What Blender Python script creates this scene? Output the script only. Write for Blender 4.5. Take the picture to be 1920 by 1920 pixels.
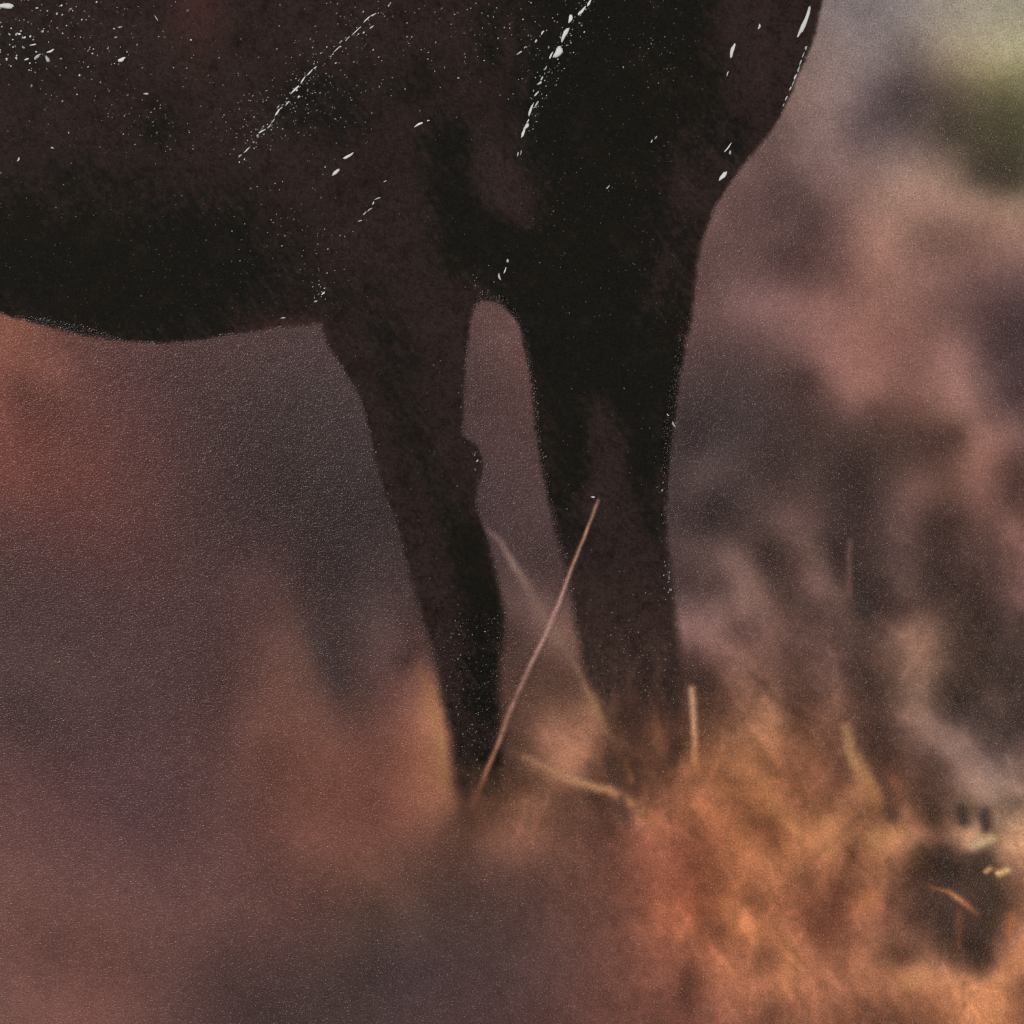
# Close-up of a printed picture: dark varnished horse belly and forelegs over a matt, sparkling card.
import bpy, math, random
import numpy as np

for o in list(bpy.data.objects):
    bpy.data.objects.remove(o)
scene = bpy.context.scene
S = 0.16 / 1920.0                 # metres per photograph pixel: the view is 16 cm wide
ZT = 0.0006                       # top of the card
def wx(px): return (px - 960.0) * S
def wy(py): return (960.0 - py) * S

# ------------------------------------------------------------------ camera
cam = bpy.data.cameras.new("camera")
cam.lens = 85.0
cam.sensor_width = 36.0
cam.clip_start = 0.01
cam.clip_end = 20.0
co = bpy.data.objects.new("camera", cam)
scene.collection.objects.link(co)
co.location = (0.0, 0.0, ZT + 85.0 / 36.0 * 0.16)
scene.camera = co

# ------------------------------------------------------------------ world and lamps
world = bpy.data.worlds.new("World")
scene.world = world
world.use_nodes = True
bg = world.node_tree.nodes["Background"]
bg.inputs[0].default_value = (1.0, 0.97, 0.95, 1)
bg.inputs[1].default_value = 0.02

def area_lamp(name, azimuth, tilt, dist, size, watts, colour):
    l = bpy.data.lights.new(name, 'AREA')
    l.shape = 'DISK'
    l.size = size
    l.energy = watts
    l.color = colour
    o = bpy.data.objects.new(name, l)
    scene.collection.objects.link(o)
    a, t = math.radians(azimuth), math.radians(tilt)
    o.location = (dist * math.sin(t) * math.cos(a), dist * math.sin(t) * math.sin(a), dist * math.cos(t))
    o.rotation_euler = (0.0, t, a)
    return o
KEY_W, FILL_W = 29.0, 22.0
area_lamp("key_lamp", 135, 37, 2.0, 0.22, KEY_W, (1.0, 0.985, 0.965))
area_lamp("fill_lamp", -35, 54, 2.0, 1.0, FILL_W, (1.0, 0.97, 0.94))

scene.view_settings.view_transform = 'Standard'
scene.view_settings.look = 'None'
scene.view_settings.exposure = 0.0
scene.view_settings.gamma = 1.0
scene.view_settings.use_curve_mapping = False
scene.render.engine = 'CYCLES'
scene.cycles.use_denoising = False
scene.cycles.max_bounces = 3
scene.cycles.pixel_filter_type = 'BLACKMAN_HARRIS'
scene.cycles.filter_width = 1.25

# ------------------------------------------------------------------ numeric helpers
def smooth(a, b, x):
    t = np.clip((x - a) / (b - a), 0.0, 1.0)
    return t * t * (3 - 2 * t)

def vnoise(x, y, scale, seed):
    r = np.random.RandomState(seed).rand(256, 256)
    u, v = x / scale + 1000.37, y / scale + 1000.71
    i, j = np.floor(u).astype(int), np.floor(v).astype(int)
    f, g = u - i, v - j
    f, g = f * f * (3 - 2 * f), g * g * (3 - 2 * g)
    i0, i1, j0, j1 = i & 255, (i + 1) & 255, j & 255, (j + 1) & 255
    return (r[i0, j0] * (1 - f) + r[i1, j0] * f) * (1 - g) + (r[i0, j1] * (1 - f) + r[i1, j1] * f) * g

def fbm(x, y, scale, octaves, seed, gain=0.5):
    s, a, n = 0.0, 1.0, 0.0
    for k in range(octaves):
        s = s + a * (vnoise(x, y, scale, seed + 17 * k) - 0.5)
        n += a
        a *= gain
        scale *= 0.5
    return s / n * 2.0             # about -1..1

def seg_dist(x, y, pts):
    """distance to a polyline and the fraction along it"""
    pts = np.asarray(pts, float)
    L = np.r_[0, np.cumsum(np.hypot(*np.diff(pts, axis=0).T))]
    best = np.full(x.shape, 1e9)
    frac = np.zeros(x.shape)
    for k in range(len(pts) - 1):
        ax, ay = pts[k]
        bx, by = pts[k + 1]
        dx, dy = bx - ax, by - ay
        t = np.clip(((x - ax) * dx + (y - ay) * dy) / (dx * dx + dy * dy), 0, 1)
        d = np.hypot(x - ax - t * dx, y - ay - t * dy)
        m = d < best
        best = np.where(m, d, best)
        frac = np.where(m, (L[k] + t * (L[k + 1] - L[k])) / L[-1], frac)
    return best, frac

def poly_sdf(x, y, poly):
    """signed distance, positive inside"""
    p = np.asarray(poly, float)
    q = np.roll(p, -1, axis=0)
    inside = np.zeros(x.shape, bool)
    best = np.full(x.shape, 1e9)
    for (ax, ay), (bx, by) in zip(p, q):
        if ay != by:
            c = ((ay > y) != (by > y)) & (x < (bx - ax) * (y - ay) / (by - ay) + ax)
            inside ^= c
        dx, dy = bx - ax, by - ay
        t = np.clip(((x - ax) * dx + (y - ay) * dy) / (dx * dx + dy * dy + 1e-12), 0, 1)
        best = np.minimum(best, np.hypot(x - ax - t * dx, y - ay - t * dy))
    return np.where(inside, best, -best)

def smooth_curve(pts, n=4):
    """Catmull-Rom through open control points"""
    p = [np.array(q, float) for q in pts]
    out = []
    for k in range(len(p) - 1):
        a, b, c, d = p[max(k - 1, 0)], p[k], p[k + 1], p[min(k + 2, len(p) - 1)]
        for s in range(n):
            t = s / n
            out.append(0.5 * (2 * b + (c - a) * t + (2 * a - 5 * b + 4 * c - d) * t * t + (3 * b - a - 3 * c + d) * t ** 3))
    out.append(p[-1])
    return [tuple(q) for q in out]

# ------------------------------------------------------------------ the printed picture: ink colours
# ink tones read off the card: (x, y, r, g, b)
TONES = [
 (1300,1475,150,98,66),(1310,1510,170,110,76),(1350,1480,140,88,62),(1420,1490,160,108,72),(1500,1480,130,82,58),(1300,1550,130,78,60),(1340,1550,165,108,70),
 (1380,1530,145,88,58),(1430,1525,140,82,58),(1450,1505,165,115,72),(1500,1520,135,85,58),(1300,1590,140,78,58),(1400,1600,165,105,68),(1440,1550,125,72,50),
 (1500,1560,165,112,70),(1300,1640,130,72,52),(1400,1620,165,102,66),(1450,1640,170,112,72),(1500,1640,120,78,58),(1360,1640,130,78,54),(1300,1690,140,78,55),
 (1400,1690,140,82,58),(1350,1700,160,98,62),(1500,1690,135,80,58),(1540,1480,130,82,62),(1570,1470,110,72,55),(1620,1470,165,115,72),(1660,1465,85,60,48),
 (1680,1465,125,78,54),(1740,1470,95,65,50),(1540,1520,120,76,58),(1620,1500,150,102,68),(1665,1495,95,65,52),(1730,1500,85,60,50),(1560,1550,175,125,80),
 (1610,1540,130,82,58),(1670,1530,95,62,50),(1710,1520,135,92,68),(1745,1540,85,58,46),(1550,1580,175,122,80),(1600,1590,120,76,56),(1650,1570,165,120,76),
 (1690,1565,165,118,74),(1730,1570,150,102,70),(1640,1600,165,118,76),(1545,1620,165,102,68),(1600,1640,125,78,58),(1650,1610,155,105,68),(1700,1610,110,72,55),
 (1740,1610,75,54,46),(1540,1660,135,80,56),(1600,1660,115,72,54),(1660,1650,130,82,56),(1700,1660,90,64,50),(1740,1650,80,58,50),(1560,1690,105,66,50),
 (1630,1690,165,105,66),(1690,1690,105,70,56),(1300,1705,150,85,58),(1340,1720,125,72,52),(1380,1720,170,110,68),(1430,1705,145,88,60),(1500,1710,135,78,55),
 (1300,1760,135,78,56),(1350,1750,125,74,56),(1400,1740,165,102,66),(1470,1755,175,115,76),(1510,1750,115,72,58),(1330,1790,155,98,64),(1400,1790,155,92,66),
 (1440,1790,120,74,54),(1480,1790,172,112,72),(1290,1820,105,66,54),(1340,1830,150,90,64),(1420,1820,150,90,64),(1480,1840,175,115,78),(1290,1870,98,64,55),
 (1350,1870,150,90,64),(1430,1860,155,98,68),(1450,1890,120,76,56),(1500,1880,150,92,66),(1290,1910,115,70,60),(1380,1910,140,86,64),(1460,1915,120,76,56),
 (1510,1915,145,88,64),(1580,1760,120,76,56),(1640,1780,150,98,68),(1560,1820,150,96,68),(1620,1850,160,102,70),(1580,1900,135,84,62),(1640,1900,120,78,60),
 (1590,1720,128,78,56),(1050,1690,100,70,60),(1100,1700,110,74,62),(1160,1710,112,76,62),(1200,1700,128,80,62),(1250,1700,155,92,66),(1270,1740,165,95,65),
 (1050,1760,98,72,66),(1120,1760,112,74,64),(1200,1760,128,80,66),(1250,1770,145,88,64),(1050,1830,98,70,66),(1130,1830,108,74,64),(1200,1830,120,78,66),
 (1260,1830,135,82,64),(1060,1900,95,66,60),(1150,1900,105,70,60),(1220,1900,118,76,60),(30,1700,106,78,72),(200,1700,106,78,72),(100,1780,100,72,67),(30,1850,110,84,78),
 (200,1800,102,74,68),(120,1880,114,84,76),(220,1900,112,80,74),(300,1800,98,73,68),(320,1880,94,72,68),(490,1510,98,68,62),(600,1510,110,74,64),(700,1510,112,72,60),
 (500,1580,92,70,66),(560,1580,112,78,66),(620,1590,114,78,66),(700,1580,116,76,62),(500,1640,90,68,64),(600,1640,100,72,66),(700,1640,110,76,62),(520,1720,96,68,64),
 (600,1700,88,66,60),(700,1700,80,64,56),(10,650,122,82,66),(60,700,108,72,62),(40,735,88,60,56),(100,690,118,78,64),(120,650,96,66,60),(200,680,88,64,60),
 (230,700,80,60,64),(10,760,112,68,60),(100,760,94,62,58),(200,760,92,62,58),(20,850,104,66,60),(120,850,98,64,58),(220,850,90,62,58),(1690,10,135,125,125),
 (1750,30,150,138,122),(1850,40,165,152,128),(1900,20,160,152,128),(1700,90,125,108,100),(1780,90,155,140,115),(1900,90,172,158,130),(1700,140,105,84,82),
 (1760,130,130,112,92),(1850,130,150,140,108),(1690,170,88,70,74),(1770,165,115,90,74),(1850,170,120,108,72),(1910,170,120,112,72),(1700,210,90,74,74),
 (1790,210,92,80,64),(1860,200,98,88,60),(1900,220,88,82,54),(1700,1520,130,94,72),(1740,1530,85,60,48),(1780,1510,110,82,66),(1825,1525,100,76,64),
 (1870,1510,130,102,84),(1910,1510,120,94,78),(1790,1560,160,118,82),(1830,1570,175,142,108),(1880,1560,150,112,82),(1910,1560,185,140,98),(1760,1585,105,70,54),
 (1740,1600,85,60,48),(1800,1590,165,122,80),(1780,1610,62,52,46),(1840,1605,80,60,50),(1900,1600,180,138,95),(1700,1620,110,76,56),(1690,1600,160,112,74),
 (1710,1650,85,62,52),(1770,1640,68,58,50),(1830,1660,78,60,52),(1910,1650,130,82,58),(1760,1680,92,66,54),(1850,1680,70,56,48),(1700,1720,98,70,58),(1770,1710,75,60,52),
 (1840,1730,72,58,50),(1895,1690,90,64,52),(1800,1730,90,64,54),(1700,1790,88,64,54),(1710,1770,125,84,60),(1740,1740,95,68,56),(1790,1780,85,62,52),(1840,1760,66,54,46),
 (1835,1800,68,54,48),(1870,1790,120,76,56),(1920,1770,175,118,78),(1700,1840,175,118,76),(1730,1825,180,128,82),(1780,1820,165,110,74),(1800,1840,175,118,80),
 (1830,1820,110,72,54),(1860,1840,180,118,76),(1890,1810,175,112,72),(1690,1880,140,85,60),(1750,1880,140,84,62),(1790,1880,165,105,70),(1850,1880,195,135,88),
 (1915,1850,120,80,64),(1700,1910,110,74,56),(1800,1910,170,110,72),(1860,1910,185,120,78),(1910,1900,140,86,64),(1290,1180,130,104,98),(1340,1190,132,104,94),
 (1400,1175,95,72,66),(1440,1190,118,88,78),(1500,1170,85,64,58),(1300,1230,85,64,58),(1290,1255,78,58,54),(1340,1230,115,86,78),(1400,1220,122,92,80),
 (1480,1230,90,68,60),(1340,1270,80,58,52),(1370,1265,125,92,74),(1420,1280,125,92,76),(1480,1290,98,72,60),(1510,1280,88,66,58),(1350,1330,100,70,56),
 (1400,1340,140,100,76),(1450,1350,155,112,84),(1490,1350,100,70,58),(1320,1380,115,76,56),(1400,1390,155,110,80),(1460,1390,160,112,78),(1500,1390,130,82,58),
 (1300,1430,150,98,68),(1360,1430,150,100,72),(1440,1440,150,100,70),(1500,1440,135,88,62),(1490,980,105,80,74),(1560,980,72,58,54),(1640,980,74,60,60),
 (1700,990,96,70,60),(1500,1040,92,70,64),(1560,1050,72,57,52),(1540,1080,118,92,82),(1640,1050,74,60,56),(1700,1060,92,70,62),(1490,1090,78,62,56),(1560,1110,110,84,76),
 (1575,1090,78,62,58),(1615,1110,62,52,49),(1630,1140,64,54,50),(1690,1100,90,68,60),(1500,1170,105,80,70),(1580,1150,95,72,64),(1690,1150,80,64,56),(1600,1190,92,70,60),
 (1710,1190,140,102,80),(1700,250,105,88,86),(1740,270,112,88,82),(1690,300,135,108,98),(1780,260,85,74,60),(1850,270,82,76,60),(1900,270,78,76,56),(1800,310,120,92,80),
 (1830,320,85,74,60),(1900,330,80,74,58),(1700,360,160,128,106),(1780,350,150,118,98),(1880,350,85,74,60),(1760,400,145,112,96),(1830,380,150,116,94),
 (1900,380,140,108,90),(1740,440,128,94,84),(1800,430,128,96,84),(1880,420,152,120,92),(1700,470,140,106,92),(1840,460,130,98,84),(1900,470,145,108,92),
 (1740,520,138,104,90),(1820,520,122,92,80),(1900,530,108,82,76),(1760,580,118,90,82),(1850,590,90,70,68),(1910,600,80,64,66),(1460,430,100,78,72),(1530,410,92,72,66),
 (1600,420,132,100,90),(1660,420,158,122,98),(1460,480,88,66,60),(1540,480,98,74,68),(1600,470,130,96,86),(1660,480,155,118,96),(1500,520,98,74,68),(1580,510,112,82,72),
 (1640,530,138,102,88),(1550,560,132,98,88),(1640,570,142,104,90),(1500,600,130,98,90),(1600,610,142,106,94),(1660,610,138,100,88),(720,1260,92,68,62),
 (720,1320,100,72,62),(780,1260,110,74,60),(790,1300,138,94,68),(815,1330,160,110,78),(820,1360,165,118,86),(790,1370,148,104,78),(720,1380,112,76,64),
 (830,1400,150,108,72),(780,1420,135,92,68),(720,1440,112,76,64),(840,1440,140,98,68),(640,1420,112,76,63),(1080,1290,98,72,60),(1080,1350,135,95,76),
 (1120,1340,150,110,82),(1080,1400,165,118,92),(1070,1440,160,112,84),(1160,1340,80,57,48),(1230,1340,115,74,58),(1200,1380,92,62,51),(1235,1390,140,92,66),
 (1180,1440,98,66,53),(1265,1400,82,58,50),(1240,1450,115,76,58),(1290,1440,160,106,74),(1200,1480,120,78,60),(1300,660,88,68,64),(1400,660,90,72,70),
 (1500,660,110,82,74),(1560,670,138,102,92),(1590,720,140,104,92),(1320,720,74,62,60),(1430,720,78,64,62),(1520,700,82,64,60),(1310,780,62,54,53),(1450,770,72,60,57),
 (1550,760,92,70,64),(1590,760,120,88,78),(1300,840,62,55,54),(1400,830,70,60,57),(1500,810,70,58,54),(1590,810,82,64,56),(1330,870,84,68,64),(1450,870,64,54,51),
 (1520,880,78,62,56),(1580,880,62,52,49),(1300,910,82,66,62),(1370,940,62,54,52),(1450,930,80,64,60),(1500,950,92,70,62),(1590,930,64,54,50),(1620,680,140,102,92),
 (1720,670,125,92,84),(1800,660,145,108,94),(1850,660,88,70,68),(1910,690,80,66,68),(1640,720,142,104,92),(1720,730,128,92,82),(1810,740,145,110,96),(1870,740,100,78,74),
 (1910,750,80,64,64),(1640,770,98,74,66),(1720,770,108,80,70),(1790,780,125,94,82),(1850,780,120,92,82),(1910,790,115,86,80),(1640,820,80,64,56),(1730,820,84,64,56),
 (1790,810,90,68,60),(1830,820,138,102,88),(1900,820,125,94,86),(1610,870,62,54,52),(1700,860,86,66,58),(1770,860,98,72,62),(1840,860,140,102,88),(1900,870,98,72,62),
 (1620,930,62,52,48),(1720,910,112,82,72),(1760,930,95,70,60),(1840,910,128,92,80),(1900,910,90,66,58),(1690,960,105,78,68),(1740,970,72,57,52),(1790,980,72,56,50),
 (1850,960,115,82,72),(1900,950,90,68,62),(1750,1010,68,55,52),(1810,1000,82,60,54),(1860,1000,100,74,66),(1895,1000,130,94,84),(1750,1060,68,55,52),(1810,1050,80,62,54),
 (1880,1040,95,70,64),(1780,1090,66,54,51),(1850,1080,78,60,54),(1910,1090,110,80,72),(1740,1120,74,58,54),(1840,1130,70,56,50),(1910,1130,100,74,66),
 (1790,1150,78,62,54),(1870,1150,66,55,52),(1530,1190,95,74,68),(1620,1210,80,62,57),(1740,1190,128,98,78),(1765,1200,110,86,70),(1800,1200,75,60,52),
 (1870,1200,66,54,50),(1545,1270,115,84,74),(1600,1260,80,60,54),(1660,1250,98,74,64),(1700,1260,122,94,78),(1730,1270,132,102,82),(1770,1250,95,74,62),
 (1830,1260,76,60,52),(1900,1260,64,54,48),(1530,1310,88,64,56),(1562,1325,120,86,68),(1620,1320,84,62,56),(1680,1310,90,68,58),(1710,1310,132,104,86),
 (1760,1310,88,70,60),(1800,1330,66,54,50),(1870,1320,86,68,60),(1540,1370,118,78,58),(1620,1370,84,62,54),(1690,1360,112,86,72),(1740,1360,140,112,98),
 (1790,1350,78,62,58),(1860,1360,82,66,60),(1910,1370,70,56,52),(1560,1430,112,78,60),(1660,1410,78,58,52),(1740,1390,120,92,80),(1790,1400,145,116,102),
 (1850,1410,95,76,72),(1910,1410,100,80,72),(1540,1450,135,86,62),(1590,1450,100,70,56),(1700,1450,98,70,58),(1770,1430,100,76,66),(1830,1460,150,122,106),
 (1900,1460,125,100,90),(1790,1490,110,84,72),(1850,1490,152,124,104),(1910,1490,135,106,88),(260,660,88,62,60),(350,680,74,58,56),(450,680,72,59,58),(560,680,70,58,58),
 (250,760,88,62,58),(350,760,72,56,56),(450,780,64,54,53),(560,760,64,55,54),(640,740,66,57,57),(300,820,80,58,60),(400,850,68,55,54),(520,850,60,51,50),
 (640,860,62,53,52),(280,950,86,60,57),(400,950,68,54,53),(520,950,58,50,49),(640,950,56,49,48),(450,1030,68,55,54),(510,1060,76,56,55),(600,1040,56,49,48),
 (680,1060,64,54,54),(720,960,56,49,48),(20,880,108,68,60),(100,900,98,62,56),(200,900,94,62,57),(30,950,94,62,57),(120,970,92,60,57),(200,980,90,60,57),
 (30,1030,80,61,60),(150,1030,84,60,59),(250,1040,82,58,57),(350,1030,76,58,57),(30,1110,75,60,59),(150,1110,76,60,60),(250,1110,80,59,59),(350,1110,76,59,58),
 (30,1190,78,62,61),(150,1190,76,61,60),(300,1190,76,59,59),(60,1240,80,65,63),(380,1240,76,60,60),(430,1100,78,60,60),(490,1100,84,60,60),(560,1090,64,53,52),
 (640,1080,58,50,49),(710,1090,70,56,55),(420,1180,76,60,60),(500,1160,84,62,58),(540,1190,98,70,62),(590,1160,68,57,56),(650,1170,66,56,55),(710,1160,86,66,60),
 (760,1170,74,58,56),(430,1270,76,60,60),(520,1260,100,72,62),(570,1240,98,70,60),(610,1240,66,57,57),(660,1250,70,59,58),(740,1220,92,70,62),(760,1240,68,56,55),
 (420,1340,80,63,62),(520,1330,104,74,64),(600,1310,100,72,62),(640,1300,74,62,60),(430,1420,90,66,62),(520,1410,92,68,62),(600,1390,112,78,65),(30,1280,76,62,60),
 (150,1290,80,64,62),(300,1290,80,62,61),(60,1350,72,58,57),(200,1350,78,61,61),(350,1370,82,63,62),(470,1370,105,74,64),(30,1420,86,65,65),(150,1420,82,64,64),
 (250,1440,86,64,65),(370,1430,86,66,65),(450,1450,98,70,62),(30,1500,94,70,68),(130,1510,90,68,68),(250,1530,84,66,68),(350,1480,82,66,66),(30,1580,98,75,71),
 (200,1580,94,71,70),(350,1590,92,70,69),(450,1590,98,72,67),(50,1650,106,80,75),(200,1650,102,76,72),(350,1660,96,72,69),(450,1650,96,72,68),(350,1720,102,76,71),
 (1560,20,130,116,112),(1620,20,125,115,115),(1560,70,138,120,112),(1640,70,128,118,118),(1530,120,132,112,102),(1580,120,140,120,110),(1650,120,118,106,104),
 (1500,190,135,110,98),(1570,170,140,118,106),(1640,170,102,88,90),(1470,230,115,90,82),(1540,240,135,110,100),(1610,240,105,88,88),(1680,230,94,82,84),
 (1430,280,105,82,76),(1500,290,122,98,90),(1580,290,132,106,98),(1650,280,115,96,94),(1400,330,112,88,80),(1480,340,98,76,70),(1560,340,125,98,90),(1640,330,138,110,98),
 (1370,390,100,76,70),(1450,400,92,72,66),(1600,380,130,100,88),(1680,390,152,120,96),(720,1480,118,82,66),(790,1480,140,96,68),(830,1500,145,100,70),
 (720,1540,114,78,66),(820,1540,125,84,64),(870,1540,90,66,57),(930,1530,105,72,58),(1000,1500,135,95,68),(720,1600,108,76,66),(800,1590,108,74,62),(870,1590,90,66,58),
 (930,1580,128,84,66),(800,1650,88,66,60),(900,1650,88,66,60),(1000,1700,90,66,60),(760,1700,96,70,60),(830,1720,80,64,60),(930,1720,84,64,58),(720,1790,72,60,60),
 (830,1790,76,61,60),(950,1790,82,64,62),(850,1880,78,61,60),(960,1880,84,63,61),(920,610,92,70,68),(950,630,100,74,70),(900,670,84,66,64),(960,680,92,70,67),
 (930,740,78,61,60),(980,760,84,62,58),(950,840,80,63,62),(960,890,78,62,61),(930,930,74,60,60),(1000,930,80,64,63),(980,980,76,62,61),(1030,990,78,62,62),
 (1010,1050,72,58,57),(980,1110,96,76,70),(1030,1090,74,60,59),(1000,1150,106,82,74),(960,1190,74,58,56),(1040,1190,120,90,78),(1060,1220,110,82,70),(980,1230,86,66,60),
 (950,1270,84,62,56),(1030,1240,92,70,60),(1040,1290,98,72,60),(890,1480,96,68,55),(1280,920,74,60,58),(1350,950,58,50,48),(1420,920,80,64,60),(1290,980,68,56,54),
 (1340,980,60,52,50),(1400,970,76,62,58),(1470,970,105,78,70),(1290,1030,88,70,66),(1370,1020,94,74,68),(1430,1030,66,54,50),(1280,1060,76,62,62),(1340,1060,100,78,72),
 (1380,1060,124,96,86),(1440,1060,68,55,49),(1290,1100,80,64,62),(1350,1100,88,68,64),(1400,1110,128,100,90),(1460,1110,85,66,58),(1280,1140,112,86,80),
 (1340,1140,118,90,82),(1410,1140,128,98,88),(1470,1150,100,76,68),(1530,1150,84,66,58),(420,1700,100,74,68),(640,1750,92,66,60),(430,1790,84,65,63),(530,1790,82,65,63),
 (640,1800,78,63,60),(680,1830,68,58,55),(760,1780,78,62,62),(430,1880,76,62,61),(480,1880,70,59,57),(600,1880,72,60,58),(700,1880,74,60,58),(780,1880,78,62,61),
 (970,1380,85,64,58),(1020,1370,140,98,78),(1110,1380,140,100,78),(1040,1440,150,106,80),(980,1470,90,66,56),(1010,1490,120,82,60),(1060,1490,98,68,56),
 (1120,1490,78,58,50),(1100,1510,108,74,58),(1195,1515,160,105,75),(1000,1540,120,82,64),(1090,1540,100,70,58),(1160,1550,95,66,58),(1200,1550,150,95,70),
 (1260,1540,150,95,72),(990,1580,130,86,68),(1100,1590,105,72,62),(1200,1590,140,86,66),(1270,1590,150,90,68),(1000,1640,95,70,64),(1100,1640,108,72,62),
 (1180,1640,120,78,64),(1250,1640,145,84,62),(1350,410,108,84,78),(1330,460,95,76,70),(1320,530,92,74,70),(1400,520,110,86,80),(1310,580,98,76,72),(1400,570,124,96,88),
 (1480,570,132,100,92),(1310,610,96,74,70),(1420,610,112,88,82),(1340,660,82,66,62),
]
_T = np.array(TONES, float)
PX, PY, PC = _T[:, 0], _T[:, 1], _T[:, 2:].copy()
# the eye reads small swatches greyer than they are: put the print's warmth back
_l = PC.mean(1, keepdims=True)
_corner = ((PX > 1630) & (PY < 340))[:, None]
PC = _l + (PC - _l) * np.where(_corner, 0.85, 1.03)
PC = PC * np.where(_corner, [1.0, 1.0, 1.0], [1.015, 0.995, 1.005])
_glow = np.clip((PY + 0.55 * (PX - 1300) - 1430) / 250, 0, 1) * np.clip((PX - 1180) / 120, 0, 1) * np.clip((PC[:, 0] - 95) / 40, 0, 1)
_haze = ((PX > 1340) & (PY < 600) & (PX < 1640))[:, None]
PC = PC * np.where(_haze, [0.985, 1.0, 1.03], [1.0, 1.0, 1.0])
PC = PC * (1 + _glow[:, None] * np.array([-0.03, 0.015, 0.05]))
_left = (np.clip((640 - PX) / 120, 0, 1) * np.clip((PY - 600) / 60, 0, 1))[:, None]
PC = PC * (1 + _left * np.array([0.03, -0.015, -0.02]))
_smoke = ((PX > 1280) & (PY > 300) & (PY < 1250))[:, None]
PC = PC * np.where(_smoke, [1.01, 1.0, 1.015], [1.0, 1.0, 1.0])
_beige = ((PX > 1640) & (PY > 320) & (PY < 560))[:, None]
PC = PC * np.where(_beige, [0.985, 1.015, 1.05], [1.0, 1.0, 1.0])
_amber = ((PX > 660) & (PX < 860) & (PY > 1180) & (PY < 1560))[:, None]
PC = PC * np.where(_amber, [1.0, 0.97, 1.03], [1.0, 1.0, 1.0])
PC = PC * (1 + 0.08 * _glow[:, None] * np.array([1.0, 1.0, 1.1]))
def _solve(eps, lam, values):
    n = len(PX)
    M = np.zeros((n + 1, n + 1))
    M[:n, :n] = np.sqrt((PX[:, None] - PX) ** 2 + (PY[:, None] - PY) ** 2 + eps * eps) - np.eye(n) * lam
    M[:n, n] = 1
    M[n, :n] = 1
    return np.linalg.solve(M, np.vstack([values, np.zeros((1, values.shape[1]))]))
# lightness follows every reading; hue drifts more slowly across the print
_lum = PC @ np.array([[0.4], [0.4], [0.2]])
_hue = PC / _lum
_k = np.exp(-((PX[:, None] - PX) ** 2 + (PY[:, None] - PY) ** 2) / (2 * 110.0 ** 2))
_mean = (_k @ _lum) / _k.sum(1, keepdims=True)
_lum = _mean + (1.18 - 0.10 * _glow[:, None]) * (_lum - _mean)          # make up for the softening of the interpolation
EPS_L, EPS_H = 20.0, 80.0
_WL = _solve(EPS_L, 3.0, _lum)
_WH = _solve(EPS_H, 60.0, _hue)
_n = len(PX)

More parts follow.
